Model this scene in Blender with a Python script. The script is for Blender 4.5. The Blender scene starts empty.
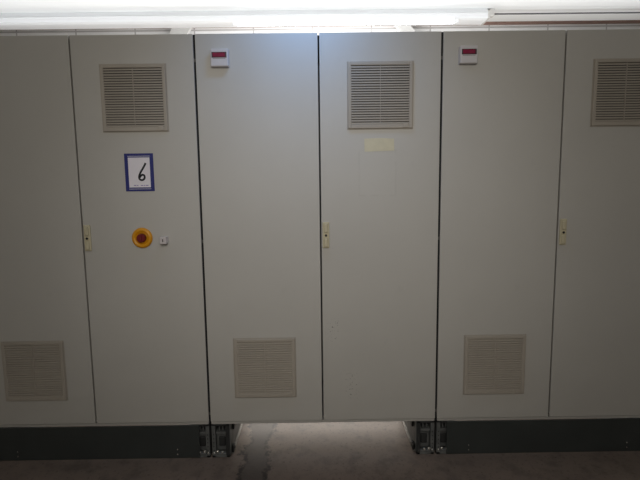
import bpy, bmesh, math, random
from mathutils import Vector, Matrix
random.seed(4)
sc = bpy.context.scene
col = bpy.context.collection
PI = math.pi

# ------------------------------------------------------------------ materials
def lin(c):
    return tuple(((v/255)/12.92 if v/255 <= .04045 else ((v/255+.055)/1.055)**2.4) for v in c) + (1,)

def mat(name, rgb, rough=.6, metal=0, noise=.0, nscale=8, bump=0, bscale=300, emit=0, emit_rgb=None):
    m = bpy.data.materials.new(name); m.use_nodes = True
    nt = m.node_tree; N = nt.nodes; L = nt.links
    b = N['Principled BSDF']
    b.inputs['Roughness'].default_value = rough
    b.inputs['Metallic'].default_value = metal
    tc = N.new('ShaderNodeTexCoord')
    n = N.new('ShaderNodeTexNoise'); n.inputs['Scale'].default_value = nscale; n.inputs['Detail'].default_value = 6
    L.new(tc.outputs['Object'], n.inputs['Vector'])
    r = N.new('ShaderNodeValToRGB')
    c = lin(rgb)
    r.color_ramp.elements[0].position = .3; r.color_ramp.elements[1].position = .7
    r.color_ramp.elements[0].color = tuple(max(0, v*(1-noise)) for v in c[:3]) + (1,)
    r.color_ramp.elements[1].color = tuple(min(1, v*(1+noise)) for v in c[:3]) + (1,)
    L.new(n.outputs['Fac'], r.inputs['Fac']); L.new(r.outputs['Color'], b.inputs['Base Color'])
    if bump:
        n2 = N.new('ShaderNodeTexNoise'); n2.inputs['Scale'].default_value = bscale; n2.inputs['Detail'].default_value = 3
        L.new(tc.outputs['Object'], n2.inputs['Vector'])
        bp = N.new('ShaderNodeBump'); bp.inputs['Strength'].default_value = bump; bp.inputs['Distance'].default_value = .002
        L.new(n2.outputs['Fac'], bp.inputs['Height']); L.new(bp.outputs['Normal'], b.inputs['Normal'])
    if emit:
        b.inputs['Emission Color'].default_value = lin(emit_rgb or rgb)
        b.inputs['Emission Strength'].default_value = emit
    m['ramp'] = r.name
    return m

class G:
    """tiny scalar node builder"""
    def __init__(s, nt): s.nt = nt
    def m(s, op, a, b=None, c=None, clamp=False):
        n = s.nt.nodes.new('ShaderNodeMath'); n.operation = op; n.use_clamp = clamp
        for i, v in enumerate((a, b, c)):
            if v is None: continue
            if isinstance(v, (int, float)): n.inputs[i].default_value = v
            else: s.nt.links.new(v, n.inputs[i])
        return n.outputs[0]
    def step(s, v, lo, hi):
        n = s.nt.nodes.new('ShaderNodeMapRange'); n.interpolation_type = 'SMOOTHSTEP'
        s.nt.links.new(v, n.inputs['Value'])
        n.inputs['From Min'].default_value = lo; n.inputs['From Max'].default_value = hi
        return n.outputs['Result']
    def band(s, v, lo, hi, e=.004):
        return s.m('MULTIPLY', s.step(v, lo-e, lo+e), s.m('SUBTRACT', 1, s.step(v, hi-e, hi+e)))
    def noise(s, vec, scale, detail=4, rough=.5):
        n = s.nt.nodes.new('ShaderNodeTexNoise'); n.inputs['Scale'].default_value = scale
        n.inputs['Detail'].default_value = detail; n.inputs['Roughness'].default_value = rough
        s.nt.links.new(vec, n.inputs['Vector']); return n.outputs['Fac']
    def mix(s, fac, a, b):
        n = s.nt.nodes.new('ShaderNodeMix'); n.data_type = 'RGBA'
        if isinstance(fac, (int, float)): n.inputs[0].default_value = fac
        else: s.nt.links.new(fac, n.inputs[0])
        for i, v in ((6, a), (7, b)):
            if isinstance(v, tuple): n.inputs[i].default_value = v
            else: s.nt.links.new(v, n.inputs[i])
        return n.outputs[2]

def split(nt):
    tc = nt.nodes.new('ShaderNodeTexCoord'); sp = nt.nodes.new('ShaderNodeSeparateXYZ')
    nt.links.new(tc.outputs['Object'], sp.inputs[0])
    return tc.outputs['Object'], sp.outputs[0], sp.outputs[1], sp.outputs[2]

# painted sheet steel of the cabinets: light grey, fine orange peel, faint grime
def paint(name, residue=False, scuffs=False):
    m = mat(name, (187, 183, 175), rough=.5, noise=.025, nscale=2.5, bump=.12, bscale=260)
    nt = m.node_tree; g = G(nt); v, x, y, z = split(nt)
    base = nt.nodes[m['ramp']].outputs['Color']
    grime = g.step(g.noise(v, 14, 8, .7), .58, .74)
    c = g.mix(g.m('MULTIPLY', grime, .07), base, lin((120, 114, 100)))
    # grime gathers on the lowest part of the doors
    low = g.m('SUBTRACT', 1, g.step(z, .2, .75))
    c = g.mix(g.m('MULTIPLY', low, g.m('MULTIPLY', g.noise(v, 6, 6), .16)), c, lin((126, 118, 104)))
    if residue:                             # pale square where a label was peeled off, with darker glue edges
        inn = g.m('MULTIPLY', g.band(x, -.10, .075), g.band(z, 1.39, 1.605))
        big = g.m('MULTIPLY', g.band(x, -.107, .082), g.band(z, 1.383, 1.612))
        edge = g.m('MULTIPLY', g.m('SUBTRACT', big, inn), g.step(g.noise(v, 30, 4), .35, .6))
        c = g.mix(g.m('MULTIPLY', inn, .06), c, lin((200, 198, 188)))
        c = g.mix(g.m('MULTIPLY', edge, .09), c, lin((110, 104, 92)))
    if scuffs:
        nz = g.step(g.noise(v, 95, 4, .6), .60, .64)
        a1 = g.m('MULTIPLY', g.band(x, -.262, -.215, .02), g.band(z, .63, .75, .02))
        a2 = g.m('MULTIPLY', g.band(x, -.175, -.115, .02), g.band(z, .32, .47, .02))
        c = g.mix(g.m('MULTIPLY', nz, g.m('MULTIPLY', g.m('ADD', a1, a2, clamp=True), .75)), c, lin((66, 60, 52)))
    nt.links.new(c, nt.nodes['Principled BSDF'].inputs['Base Color'])
    return m

M = {}
M['paint'] = paint('cabinet_paint')
M['paint_marked'] = paint('cabinet_paint_marked', residue=True, scuffs=True)
M['gasket'] = mat('gasket_and_gap_black', (24, 24, 25), .8, noise=.1)
M['body'] = mat('body_steel', (176, 172, 165), .5, noise=.03)
M['shade'] = mat('dark_gap_steel', (48, 48, 47), .7, noise=.1)
M['vent'] = mat('vent_plastic', (166, 157, 144), .6, noise=.04, nscale=5)
M['ventdark'] = mat('vent_filter_mat', (62, 58, 52), .95, noise=.15, nscale=60)
M['white'] = mat('white_plastic', (200, 195, 194), .45, noise=.02)
M['lens'] = mat('red_lens', (126, 30, 58), .18, noise=.1, nscale=60, emit=.05)
M['lensframe'] = mat('dark_red_bezel', (52, 14, 30), .4, noise=.05)
M['handle'] = mat('beige_handle', (196, 186, 156), .45, noise=.05, nscale=20)
M['black'] = mat('black_plastic', (18, 17, 16), .5, noise=.1)
M['yellow'] = mat('yellow_switch', (214, 146, 22), .35, noise=.05)
M['red'] = mat('red_switch', (112, 24, 30), .4, noise=.05)
M['keymetal'] = mat('brushed_nickel', (212, 204, 202), .45, metal=.25, noise=.08, nscale=40)
M['blue'] = mat('sign_blue', (34, 40, 112), .5, noise=.05)
M['signwhite'] = mat('sign_white', (232, 226, 230), .5, noise=.015)
M['ink'] = mat('black_ink', (10, 10, 16), .5, noise=.05)
M['purple'] = mat('purple_ink', (110, 84, 160), .5, noise=.05)
M['tape'] = mat('tape', (202, 194, 166), .5, noise=.05, nscale=30)
M['plinth'] = mat('plinth_panel_paint', (52, 55, 53), .55, noise=.1, nscale=8, bump=.08)
M['cast'] = mat('cast_corner_metal', (104, 105, 103), .5, metal=.25, noise=.25, nscale=25, bump=.2, bscale=120)
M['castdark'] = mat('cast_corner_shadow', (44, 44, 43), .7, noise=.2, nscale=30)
M['galv'] = mat('galvanised_edge', (120, 116, 110), .5, metal=.4, noise=.15, nscale=30)
M['bolt'] = mat('zinc_bolt', (226, 224, 216), .25, metal=.9, noise=.1)
M['ceiling'] = mat('ceiling_white', (236, 238, 238), .8, noise=.015, nscale=3)
M['lampwhite'] = mat('lamp_enamel', (238, 240, 242), .35, noise=.01)
M['tube'] = mat('fluorescent_glass', (255, 255, 255), .3, emit=9, emit_rgb=(236, 244, 255))
M['brown'] = mat('brown_beam', (140, 112, 100), .7, noise=.12, nscale=14)
M['beamwhite'] = mat('pale_beam', (206, 204, 200), .6, noise=.03)
M['cable'] = mat('grey_cable', (92, 92, 94), .6, noise=.1)
M['wall'] = mat('plaster_wall', (208, 208, 204), .8, noise=.03, nscale=3)

def wall_panel():
    m = mat('wall_panel', (238, 238, 236), .6, noise=.015, nscale=3)
    nt = m.node_tree; g = G(nt); v, x, y, z = split(nt)
    fx = g.m('FRACT', g.m('DIVIDE', g.m('ADD', x, 21.17), .66))
    seam = g.m('SUBTRACT', 1, g.step(fx, .018, .026))
    fz = g.m('FRACT', g.m('DIVIDE', g.m('ADD', z, .055), .65))
    seam2 = g.m('SUBTRACT', 1, g.step(fz, .02, .03))
    s = g.m('MAXIMUM', seam, seam2)
    c = g.mix(g.m('MULTIPLY', s, .5), nt.nodes[m['ramp']].outputs['Color'], lin((120, 112, 108)))
    nt.links.new(c, nt.nodes['Principled BSDF'].inputs['Base Color'])
    return m
M['wall_panel'] = wall_panel()

def floor_mat():
    m = mat('concrete', (116, 102, 91), .62, noise=.10, nscale=3, bump=.35, bscale=45)
    nt = m.node_tree; g = G(nt); v, x, y, z = split(nt)
    base = nt.nodes[m['ramp']].outputs['Color']
    # blotches, specks
    c = g.mix(g.m('MULTIPLY', g.step(g.noise(v, 9, 8, .65), .46, .66), .55), base, lin((78, 70, 62)))
    c = g.mix(g.m('MULTIPLY', g.step(g.noise(v, 55, 4, .6), .56, .68), .55), c, lin((66, 58, 52)))
    c = g.mix(g.m('MULTIPLY', g.step(g.noise(v, 120, 3, .6), .64, .72), .35), c, lin((132, 122, 110)))
    # trowelled repair strip running from under the cabinet towards the viewer
    wob = g.m('MULTIPLY', g.m('SUBTRACT', g.noise(v, 5, 5, .6), .5), .20)
    wob2 = g.m('MULTIPLY', g.m('SUBTRACT', g.noise(v, 28, 5, .7), .5), .05)
    xc = g.m('ADD', g.m('ADD', g.m('SUBTRACT', x, g.m('MULTIPLY', y, .02)), .362), g.m('ADD', wob, wob2))
    d = g.m('ABSOLUTE', xc)
    inside = g.m('SUBTRACT', 1, g.step(d, .046, .060))
    rim = g.m('SUBTRACT', 1, g.step(g.m('ABSOLUTE', g.m('SUBTRACT', d, .056)), .003, .019))
    rim = g.m('MULTIPLY', rim, g.step(g.noise(v, 18, 4, .6), .34, .52))
    c = g.mix(g.m('MULTIPLY', inside, .75), c, lin((72, 66, 60)))
    c = g.mix(g.m('MULTIPLY', rim, .85), c, lin((34, 29, 26)))
    nt.links.new(c, nt.nodes['Principled BSDF'].inputs['Base Color'])
    return m
M['floor'] = floor_mat()

# ------------------------------------------------------------------ mesh helpers
class MB:
    def __init__(s): s.bm = bmesh.new(); s.mats = []
    def idx(s, m):
        if m not in s.mats: s.mats.append(m)
        return s.mats.index(m)
    def _set(s, faces, m):
        i = s.idx(m)
        for f in faces: f.material_index = i
    def box(s, x0, x1, y0, y1, z0, z1, m, bev=0, rot=None, piv=None, seg=2):
        n0 = len(s.bm.faces)
        t = bmesh.new()
        bmesh.ops.create_cube(t, size=1)
        for v in t.verts:
            v.co = Vector(((x0+x1)/2 + v.co.x*(x1-x0), (y0+y1)/2 + v.co.y*(y1-y0), (z0+z1)/2 + v.co.z*(z1-z0)))
        if bev: bmesh.ops.bevel(t, geom=t.edges[:], offset=bev, segments=seg, affect='EDGES', profile=.5)
        s._merge(t, m, rot, piv); return s
    def _merge(s, t, m, rot=None, piv=None):
        if rot is not None:
            p = Vector(piv)
            for v in t.verts: v.co = rot @ (v.co-p) + p
        i = s.idx(m); mp = {}
        for v in t.verts: mp[v] = s.bm.verts.new(v.co)
        for f in t.faces:
            try:
                nf = s.bm.faces.new([mp[v] for v in f.verts]); nf.material_index = i; nf.smooth = f.smooth
            except ValueError: pass
        t.free()
    def cyl(s, c, r, h, m, axis='Y', seg=24, r2=None, bev=0):
        """cylinder along axis starting at c"""
        t = bmesh.new()
        bmesh.ops.create_cone(t, cap_ends=True, segments=seg, radius1=r, radius2=r if r2 is None else r2, depth=abs(h))
        for v in t.verts: v.co.z += abs(h)/2
        if bev:
            ed = [e for e in t.edges if len(e.link_faces) == 2 and any(len(f.verts) > 4 for f in e.link_faces)]
            bmesh.ops.bevel(t, geom=ed, offset=bev, segments=2, affect='EDGES')
        for f in t.faces:
            if len(f.verts) == 4: f.smooth = True
        R = {'Z': Matrix.Identity(3), 'Y': Matrix.Rotation(PI/2, 3, 'X'), '-Y': Matrix.Rotation(PI/2, 3, 'X'), 'X': Matrix.Rotation(PI/2, 3, 'Y'),
             'Y+': Matrix.Rotation(-PI/2, 3, 'X')}[axis]
        for v in t.verts: v.co = R @ v.co + Vector(c)
        s._merge(t, m); return s
    def ring(s, c, r_out, r_in, h, m, seg=40):
        """torus-like ring facing -Y"""
        t = bmesh.new(); prof = []
        K = 8
        for k in range(K+1):
            a = PI*k/K
            prof.append(((r_out+r_in)/2 + math.cos(a)*(r_out-r_in)/2, math.sin(a)*h))
        rows = []
        for j in range(seg):
            th = 2*PI*j/seg
            rows.append([t.verts.new((c[0]+p[0]*math.cos(th), c[1]-p[1], c[2]+p[0]*math.sin(th))) for p in prof])
        for j in range(seg):
            a, b = rows[j], rows[(j+1) % seg]
            for k in range(K):
                f = t.faces.new((a[k], a[k+1], b[k+1], b[k])); f.smooth = True
        s._merge(t, m); return s
    def prism(s, pts, x0, x1, m, axis='X'):
        """extrude a polygon of (y,z) points along X (or (x,z) along Y)"""
        t = bmesh.new()
        mk = (lambda p, q: (q, p[0], p[1])) if axis == 'X' else (lambda p, q: (p[0], q, p[1]))
        a = [t.verts.new(mk(p, x0)) for p in pts]; b = [t.verts.new(mk(p, x1)) for p in pts]
        t.faces.new(a); t.faces.new(b[::-1])
        for i in range(len(pts)):
            j = (i+1) % len(pts); t.faces.new((a[i], b[i], b[j], a[j]))
        bmesh.ops.recalc_face_normals(t, faces=t.faces[:])
        s._merge(t, m); return s
    def ribbon(s, pts, w, y, m, thick=.0006):
        """flat pen stroke in the XZ plane"""
        t = bmesh.new(); L = []
        for i, p in enumerate(pts):
            p = Vector(p); a = Vector(pts[max(0, i-1)]); b = Vector(pts[min(len(pts)-1, i+1)])
            d = (b-a).normalized(); n = Vector((-d.y, d.x))*w/2
            L.append([t.verts.new((p.x+q.x, yy, p.y+q.y)) for q, yy in ((n, y-thick), (-n, y-thick), (-n, y), (n, y))])
        for i in range(len(L)-1):
            for k in range(4):
                t.faces.new((L[i][k], L[i][(k+1) % 4], L[i+1][(k+1) % 4], L[i+1][k]))
        t.faces.new(L[0]); t.faces.new(L[-1][::-1])
        bmesh.ops.recalc_face_normals(t, faces=t.faces[:])
        s._merge(t, m); return s
    def build(s, name, parent=None, loc=(0, 0, 0)):
        me = bpy.data.meshes.new(name)
        bmesh.ops.recalc_face_normals(s.bm, faces=s.bm.faces[:])
        s.bm.to_mesh(me); s.bm.free()
        for m in s.mats: me.materials.append(m)
        o = bpy.data.objects.new(name, me); col.objects.link(o)
        o.location = loc
        if parent: o.parent = parent
        return o

def empty(name, loc):
    o = bpy.data.objects.new(name, None); col.objects.link(o); o.location = loc; o.empty_display_size = .1
    return o
def tag(o, label=None, cat=None, group=None, kind=None):
    if label: o['label'] = label
    if cat: o['category'] = cat
    if group: o['group'] = group
    if kind: o['kind'] = kind
    return o

# ------------------------------------------------------------------ the room
XL, XR, YF, YB, ZC, ZR, YS = -4.2, 4.2, -4.6, 3.0, 2.605, 3.45, 1.12   # ZC low ceiling up to YS, ZR roof behind it
def struct(name, mb, **k):
    return tag(mb.build(name, **k), kind='structure')
struct('floor', MB().box(XL-.2, XR+.2, YF-.2, YB+.2, -.2, 0, M['floor']))
struct('ceiling', MB().box(XL-.2, XR+.2, YF-.2, YS, ZC, ZC+.1, M['ceiling'])
       .box(XL-.2, XR+.2, YS-.1, YS, ZC+.1, ZR, M['ceiling'])
       .box(XL-.2, XR+.2, YS-.1, YB+.2, ZR, ZR+.1, M['ceiling']))
struct('wall_back', MB().box(XL-.2, XR+.2, YB, YB+.2, 0, ZR, M['wall_panel']))
struct('wall_left', MB().box(XL-.2, XL, YF, YB, 0, ZR, M['wall']))
struct('wall_right', MB().box(XR, XR+.2, YF, YB, 0, ZR, M['wall']))
struct('wall_front', MB().box(XL-.2, XR+.2, YF-.2, YF, 0, ZC, M['wall']))
# brown timber edge above the white wall panels, high on the back wall
struct('trim_1', MB().box(XL, XR, YB-.05, YB, 3.225, 3.33, M['brown'], .003))

# ------------------------------------------------------------------ cabinets
W, ZB, ZT, DEPTH = 1.2, .188, 2.171, .5
DB = .2045                                       # lower edge of the doors

def vent(parent, cx, cz):
    """square louvred filter grille, 325 mm"""
    h = .1625; f = .021
    mb = MB(); V = M['vent']
    y0, y1 = -.011, .0
    mb.box(cx-h, cx+h, -.0025, .0, cz-h, cz+h, V, .001)                      # base flange
    mb.box(cx-h+.004, cx-h+f, y0, y1, cz-h+.004, cz+h-.004, V, .003)
    mb.box(cx+h-f, cx+h-.004, y0, y1, cz-h+.004, cz+h-.004, V, .003)
    mb.box(cx-h+f-.0015, cx+h-f+.0015, y0+.0003, y1, cz+h-f, cz+h-.004, V, .003)
    mb.box(cx-h+f-.0015, cx+h-f+.0015, y0+.0003, y1, cz-h+.004, cz-h+f+.004, V, .003)
    mb.box(cx-h+f, cx+h-f, -.0036, -.0026, cz-h+f, cz+h-f, M['ventdark'])     # filter behind the slats
    n = 23; a = cz-h+f+.004; b = cz+h-f; p = (b-a)/n
    for i in range(n):
        z = a + p*i
        # each slat slopes down and outward
        mb.prism([(-.0105, z+p*.02), (-.0105, z+p*.50), (-.0036, z+p*.86), (-.0036, z+p*.45)], cx-h+f-.002, cx+h-f+.002, V)
    mb.box(cx-.0012, cx+.0012, -.0108, -.0036, a, b, V)                        # thin centre web
    mb.box(cx+h-.050, cx+h-.026, -.0135, -.009, cz-h+.006, cz-h+.030, V, .003)          # snap catch, lower right
    o = mb.build('vent_grille', parent)
    return o

def vent_sub(door, cx, cz):
    o = vent(door, cx, cz)
    return o

def corner(root, xo, s, front=True, depth=.1):
    """cast plinth corner, 100 mm wide, open to the front. xo = outer edge, s = direction to the cabinet middle"""
    mb = MB(); C = M['cast']; D = M['castdark']
    def bx(a, b, *r, **k):
        x0, x1 = xo+s*a, xo+s*b
        mb.box(min(x0, x1), max(x0, x1), *r, **k)
    y0, y1 = (.004, .11) if front else (DEPTH-.11, DEPTH-.004)
    bx(.006, .026, y0, y1, 0, ZB, C, bev=.002)                       # outer post
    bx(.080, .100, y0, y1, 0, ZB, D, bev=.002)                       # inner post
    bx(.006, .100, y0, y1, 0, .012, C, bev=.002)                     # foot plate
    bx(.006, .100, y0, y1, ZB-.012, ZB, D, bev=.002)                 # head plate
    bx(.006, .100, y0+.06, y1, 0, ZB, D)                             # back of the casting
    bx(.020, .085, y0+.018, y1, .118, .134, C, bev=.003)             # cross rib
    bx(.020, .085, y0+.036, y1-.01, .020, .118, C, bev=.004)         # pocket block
    bx(.036, .072, y0+.030, y1-.01, .045, .100, D, bev=.006)         # dark block, paints in the shade of a hole
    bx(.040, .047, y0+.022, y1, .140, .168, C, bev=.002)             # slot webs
    bx(.058, .065, y0+.022, y1, .140, .168, C, bev=.002)
    bx(.026, .080, y0-.002, y0+.02, .012, .026, C, bev=.003)         # front lip
    for k in range(5):                                               # punched holes in the outer post
        mb.cyl((xo+s*.016, y0+.0005, .04+.022*k), .0032, .0015, M['black'], seg=12)
    o = mb.build('plinth_corner', root)
    if front:
        for (a, z, r) in ((.034, .034, .0055), (.060, .031, .0045), (.016, .026, .0035)):
            MB().cyl((xo+s*a, y0-.001, z), r, .006, M['bolt'], seg=6, bev=.001)\
                .cyl((xo+s*a, y0-.0005, z), r*1.5, .0015, M['bolt'], seg=20).build('bolt', o)
    return o

def side_rail(root, xo, s):
    mb = MB()
    def bx(a, b, *r, **k):
        x0, x1 = xo+s*a, xo+s*b
        mb.box(min(x0, x1), max(x0, x1), *r, **k)
    bx(.098, .1035, .012, DEPTH-.01, .010, ZB-.002, M['cast'])
    o = mb.build('plinth_side_panel', root)
    mb = MB()
    bx(.1035, .114, .03, DEPTH-.01, .002, .010, M['galv'], bev=.001)
    mb.build('edge_strip', o)
    x = xo+s*.110                                                    # rubber buffers
    MB().box(x-.006, x+.006, .03, .075, .008, .044, M['black'], .005).build('buffer', o)
    MB().box(x-.006, x+.006, .06, .095, .125, .165, M['black'], .004).build('buffer', o)

def handle(door, cx, cz):
    mb = MB()
    mb.box(cx-.017, cx+.017, -.010, .0, cz-.066, cz+.066, M['handle'], .004)
    mb.box(cx-.010, cx+.010, -.019, -.008, cz+.012, cz+.058, M['handle'], .005)
    mb.box(cx-.010, cx+.010, -.019, -.008, cz-.060, cz-.016, M['handle'], .005)
    mb.cyl((cx, -.0095, cz-.002), .0085, .003, M['handle'], seg=24)
    mb.cyl((cx, -.0115, cz-.002), .0062, .002, M['black'], seg=20)
    mb.build('handle', door)

def door(root, x0, x1, material):
    """a folded sheet door, x0..x1 relative to the cabinet"""
    cx = (x0+x1)/2
    mb = MB()
    # the mesh is local to the door's own origin at its foot
    hw = (x1-x0)/2
    mb.box(-hw, hw, 0, .0025, DB, ZT, material, .0012)
    for a, b in ((-hw, -hw+.0025), (hw-.0025, hw)):
        mb.box(a, b, .0005, .020, DB, ZT, material, .0008)
    mb.box(-hw, hw, .0005, .020, DB, DB+.0025, material, .0008)
    mb.box(-hw, hw, .0005, .020, ZT-.0025, ZT, material, .0008)
    d = mb.build('door', root, (cx, 0, 0))
    MB().box(-hw+.008, hw-.008, .0026, .0225, DB+.01, ZT-.01, M['gasket'], .002).build('gasket', d)
    return d

def cabinet(xc, name, label, panel, left, right):
    root = empty(name, (xc, 0, 0)); tag(root, label, 'cabinet', 'grey electrical cabinets in a row')
    h = W/2
    mb = MB(); B = M['body']
    mb.box(-h+.004, h-.004, .0235, DEPTH, ZB, ZB+.012, B, .001)
    mb.box(-h+.004, -h+.006, .0235, DEPTH, ZB, ZT-.004, B)
    mb.box(h-.006, h-.004, .0235, DEPTH, ZB, ZT-.004, B)
    mb.box(-h+.004, h-.004, DEPTH-.003, DEPTH, ZB, ZT-.004, B)
    mb.box(-h+.004, h-.004, .0235, DEPTH, ZT-.006, ZT-.004, B)
    mb.box(-h+.007, h-.007, .004, .026, ZB, DB-.0035, B, .001)             # sill strip under the doors
    mb.build('body', root)
    [MB().box(min(t*(h-.0050), t*(h-.0003)), max(t*(h-.0050), t*(h-.0003)), .008, .05, ZB+.005, ZT-.001, M['gasket']).build('gap_shade_strip', root) for t in (-1, 1)]  # added black strips, darken the gaps between cabinets where shade falls
    dl = door(root, -h+.0055, -.004, left); dr = door(root, .004, h-.0055, right)
    for s in (-1, 1):
        corner(root, s*h, -s)
        corner(root, s*h, -s, front=False)
        side_rail(root, s*h, -s)
        for z in (.215+.03, 1.165, 2.05):                                  # hinge pins show in the gaps
            MB().box(s*(h-.004)-.003, s*(h-.004)+.003, .006, .012, z-.008, z+.008, M['galv'], .001).build('hinge', root)
    MB().box(-.004, .004, .004, .012, DB+.012, DB+.022, M['galv'], .001).build('latch_pin', root)
    if panel:
        p = MB().box(-h+.058, h-.058, -.004, .0035, .004, ZB-.0005, M['plinth'], .0015).build('plinth_panel', root)
        for x in (-h+.16, -h+.1625, h-.16): pass
        for s in (-1, 1):
            for z in (.055, .028):
                MB().cyl((s*(h-.176), -.004, z), .0035, .003, M['bolt'], seg=12).build('screw', p)
    return root, dl, dr

P, PM = M['paint'], M['paint_marked']
ZV1, ZV2 = 1.873, .497
# middle cabinet
mid, ml, mr = cabinet(0, 'electrical_cabinet', 'grey two-door cabinet in the middle of the row, open gap beneath between its feet', False, P, PM)
vent_sub(ml, 0, ZV2)                    # lower grille
vent_sub(mr, 0, ZV1)                    # upper grille
handle(mr, -.302+.029, 1.191)
# left cabinet
lef, ll, lr = cabinet(-1.2, 'electrical_cabinet', 'left grey cabinet with yellow and red rotary switch, dark plinth panel', True, P, P)
vent_sub(ll, 0, ZV2)
vent_sub(lr, 0, ZV1)
handle(lr, -.302+.029, 1.191)
# right cabinet
rig, rl, rr = cabinet(1.2, 'electrical_cabinet', 'right grey cabinet with a low vent in its left door, dark plinth panel', True, P, P)
vent_sub(rl, 0, ZV2)
vent_sub(rr, 0, ZV1)
handle(rr, -.302+.029, 1.191)

# rotary main switch on the left cabinet: yellow collar, red knob
sx, sz = .300, 1.188
sw = MB().cyl((sx, .0, sz), .050, .005, M['yellow'], seg=40, bev=.001).ring((sx, -.003, sz), .052, .028, .013, M['yellow'])\
    .ring((sx, -.004, sz), .030, .023, .006, M['yellow']).build('rotary_switch', lef)
MB().cyl((sx, -.004, sz), .0225, .024, M['red'], seg=32, r2=.0205, bev=.002)\
    .box(sx-.006, sx+.006, -.036, -.026, sz-.019, sz+.019, M['red'], .002).build('knob', sw)
# square key lock next to it
kx, kz = .415, 1.177
k = MB().cyl((kx, .0, kz), .016, .004, M['keymetal'], seg=24, bev=.0008)\
    .box(kx-.016, kx+.016, -.042, -.003, kz-.018, kz+.018, M['keymetal'], .003).build('key_lock', lef)
MB().box(kx-.002, kx+.002, -.0428, -.0415, kz-.007, kz+.007, M['black'], .0003).build('keyhole', k)

# white indicator boxes with a red window, fixed at the top of two doors
def indicator(x, z, label):
    root = empty('indicator_box', (x, -.0005, z)); tag(root, label, 'indicator', 'white indicator boxes on the doors')
    MB().box(-.0435, .0435, -.004, .0, -.0425, .0425, M['white'], .0015)\
        .box(-.0430, .0430, -.028, -.003, -.042, .042, M['white'], .006, seg=3)\
        .box(-.030, .030, -.0284, -.0275, -.006, -.0045, M['lensframe']).build('housing', root)
    d = MB().box(-.0355, .0355, -.0292, -.0272, -.001, .025, M['lensframe'], .0008).build('display', root)
    MB().box(-.030, .028, -.0302, -.0288, .003, .0215, M['lens'], .0006).build('lens', d)
indicator(-.4755, 2.053, 'white box with red window at top left of the middle cabinet')
indicator(.722, 2.055, 'white box with red window at top of the right cabinet')

# blue framed white number plate with a handwritten 6
sg = empty('number_plate', (-.8965, -.0005, 1.515)); tag(sg, 'white number plate with blue border and handwritten 6 on left cabinet', 'sign')
MB().box(-.0715, .0715, -.0015, 0, -.093, .093, M['blue'], .0005)\
    .box(-.055, .055, -.0019, -.0013, .0785, .0805, M['signwhite'])\
    .box(-.055, .055, -.0019, -.0013, -.0825, -.0805, M['signwhite']).build('backing', sg)
MB().box(-.0535, .0535, -.0022, -.0012, -.074, .073, M['signwhite'], .0004).build('face', sg)
six = [(.022, .046), (.018, .036), (.010, .023), (.0, .008), (-.008, -.006), (-.013, -.019), (-.0135, -.029), (-.008, -.0365),
       (.001, -.0385), (.010, -.035), (.0145, -.027), (.014, -.018), (.009, -.012), (.001, -.012), (-.006, -.018), (-.0105, -.025)]
def smooth(p, it=2):
    for _ in range(it):
        q = [p[0]]
        for a, b in zip(p, p[1:]):
            q += [(a[0]*.75+b[0]*.25, a[1]*.75+b[1]*.25), (a[0]*.25+b[0]*.75, a[1]*.25+b[1]*.75)]
        q.append(p[-1]); p = q
    return p
MB().ribbon([(x+.011, z) for x, z in smooth(six)], .0095, -.0022, M['ink']).build('digit', sg)
mb = MB()
for a, b in ((-.030, -.018), (-.015, -.008), (.004, .016), (.019, .026), (.029, .042)):
    mb.box(a, b, -.0026, -.0021, -.0655, -.0625, M['purple'])
mb.build('small_print', sg)

# strip of yellowed tape on the middle cabinet's right door
t = MB()
pts = [(.222, 1.603), (.370, 1.607), (.368, 1.665), (.300, 1.6685), (.221, 1.6665)]
t.prism(pts, -.0009, -.0003, M['tape'], axis='Y')
tag(t.build('tape_strip'), 'yellowed tape strip below the upper vent of the middle cabinet', 'tape')

# ------------------------------------------------------------------ lamp over the back of the cabinets
YL = .95
lamp = empty('strip_light', (0, YL, ZC-.0606)); tag(lamp, 'long white fluorescent strip light running above the cabinets', 'light')
x0, x1 = -2.9, 1.135
prof = [(-.075, .0605), (-.085, .036), (-.085, -.004), (-.062, -.010), (.050, -.002), (.070, .012), (.070, .0605)]
MB().prism(prof, x0, x1, M['lampwhite']).box(x0, x1, -.092, -.085, .022, .028, M['lampwhite'], .001).build('housing', lamp)
MB().box(x1, x1+.018, -.078, .065, -.004, .05, M['beamwhite'], .004).build('end_cap', lamp)
MB().cyl((-.53, -.066, -.019), .013, 1.44, M['tube'], axis='X', seg=20).build('tube', lamp)
for x in (-.562, .91): MB().box(x, x+.032, -.084, -.050, -.034, -.004, M['lampwhite'], .003).build('tube_holder', lamp)
cb = MB().cyl((x1+.018, YL-.05, 2.576), .005, 2.0, M['cable'], axis='X', seg=10)\
    .box(x1+.016, x1+.05, YL-.072, YL-.028, 2.558, 2.604, M['beamwhite'], .004).build('power_cable')
tag(cb, 'grey cable leaving the right end of the strip light', 'cable')

# pale struts slanting up behind the lamp
def strut(pts, y, label):
    tag(MB().prism(pts, y, y+.05, M['beamwhite'], axis='Y').build('roof_strut'), label, 'strut', 'slanted roof struts')
strut([(-1.93, 2.6), (-1.73, 2.6), (-1.22, ZR-.002), (-1.42, ZR-.002)], 2.88, 'pale slanted roof strut behind the left end of the lit tube')
strut([(1.40, 2.6), (1.56, 2.6), (.80, ZR-.002), (.64, ZR-.002)], 2.88, 'pale slanted roof strut behind the right part of the strip light')

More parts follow.
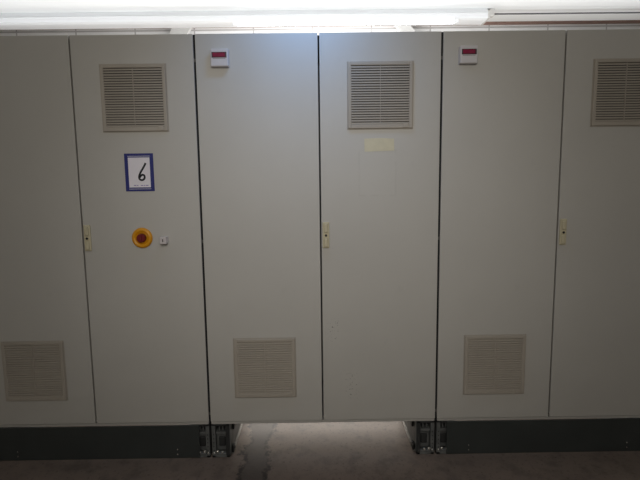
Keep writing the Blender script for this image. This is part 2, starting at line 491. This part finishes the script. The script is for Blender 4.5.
# ------------------------------------------------------------------ lights
def area(name, loc, target, size, power, rgb, sy=None, spread=180):
    l = bpy.data.lights.new(name, 'AREA'); l.energy = power; l.color = rgb; l.size = size
    if sy: l.shape = 'RECTANGLE'; l.size_y = sy
    l.spread = math.radians(spread)
    o = bpy.data.objects.new(name, l); col.objects.link(o); o.location = loc
    o.rotation_euler = (Vector(target)-Vector(loc)).to_track_quat('-Z', 'Y').to_euler()
    return o
area('front_fill_light', (0, -3.4, 2.1), (0, 0, 1.5), 3.0, 20, (1, .97, .92), sy=.6)  # added soft fill for the door fronts, no fixture behind it
area('flare_glow_light', (-.06, -.34, 2.57), (-.06, 0, 2.10),   .36, 1.7, (.22, .48, 1), sy=.1, spread=110)  # added bluish light imitating lens glare on the door tops
area('under_gap_fill_light', (0, 2.3, 1.15), (0, .25, .0), 2.0, 64, (1, .95, .88), sy=.9)  # added fill that brightens the floor under the middle cabinet, no window built
area('ceiling_fill_light', (0, .62, 2.24), (0, .66, 3), 5.0, 11, (.97, .98, 1), sy=.25)  # added upward fill hidden behind the cabinets, brightens ceiling and lamp housing
area('upper_wall_fill_light', (.1, 2.2, 2.4), (.1, 3, 3.25), 4.2, 14, (.97, .98, 1), sy=.3)  # unseen fill on the high back wall
area('tube_glare_light', (.1, 2.3, 2.5), (.1, 3, 3.22), 1.2, 18, (.95, .97, 1), sy=.2)  # added to whiten the wall behind the tube, as glare would
l = bpy.data.lights.new('front_falloff_spot', 'SPOT'); l.energy = 64; l.color = (1, .96, .90)  # added soft spot, shapes the brightness falloff from the middle of the doors
l.spot_size = math.radians(66); l.spot_blend = 1; l.shadow_soft_size = .35
o = bpy.data.objects.new('front_falloff_spot', l); col.objects.link(o); o.location = (-.1, -2.5, 2.2)
o.rotation_euler = (Vector((-.02, 0, 1.30))-o.location).to_track_quat('-Z', 'Y').to_euler()

w = bpy.data.worlds.new('world'); sc.world = w; w.use_nodes = True
w.node_tree.nodes['Background'].inputs[0].default_value = (.5, .52, .55, 1)
w.node_tree.nodes['Background'].inputs[1].default_value = .2

# ------------------------------------------------------------------ camera
cam = bpy.data.cameras.new('camera'); co = bpy.data.objects.new('camera', cam); col.objects.link(co)
cam.sensor_fit = 'HORIZONTAL'; cam.sensor_width = 36; cam.lens = 450/640*36
cx, cy, cz, ya, pi_, ro = -.0158, -2.2655, 1.4197, .0052, -.1118, -.0125
fw = Vector((math.sin(ya)*math.cos(pi_), math.cos(ya)*math.cos(pi_), math.sin(pi_)))
r0 = Vector((math.cos(ya), -math.sin(ya), 0)); u0 = r0.cross(fw)
a = r0*math.cos(ro)+u0*math.sin(ro); b = -r0*math.sin(ro)+u0*math.cos(ro)
co.matrix_world = Matrix(((a.x, b.x, -fw.x, cx), (a.y, b.y, -fw.y, cy), (a.z, b.z, -fw.z, cz), (0, 0, 0, 1)))
cam.clip_start = .05
sc.camera = co
sc.view_settings.view_transform = 'Standard'
sc.view_settings.look = 'None'
sc.view_settings.exposure = 0
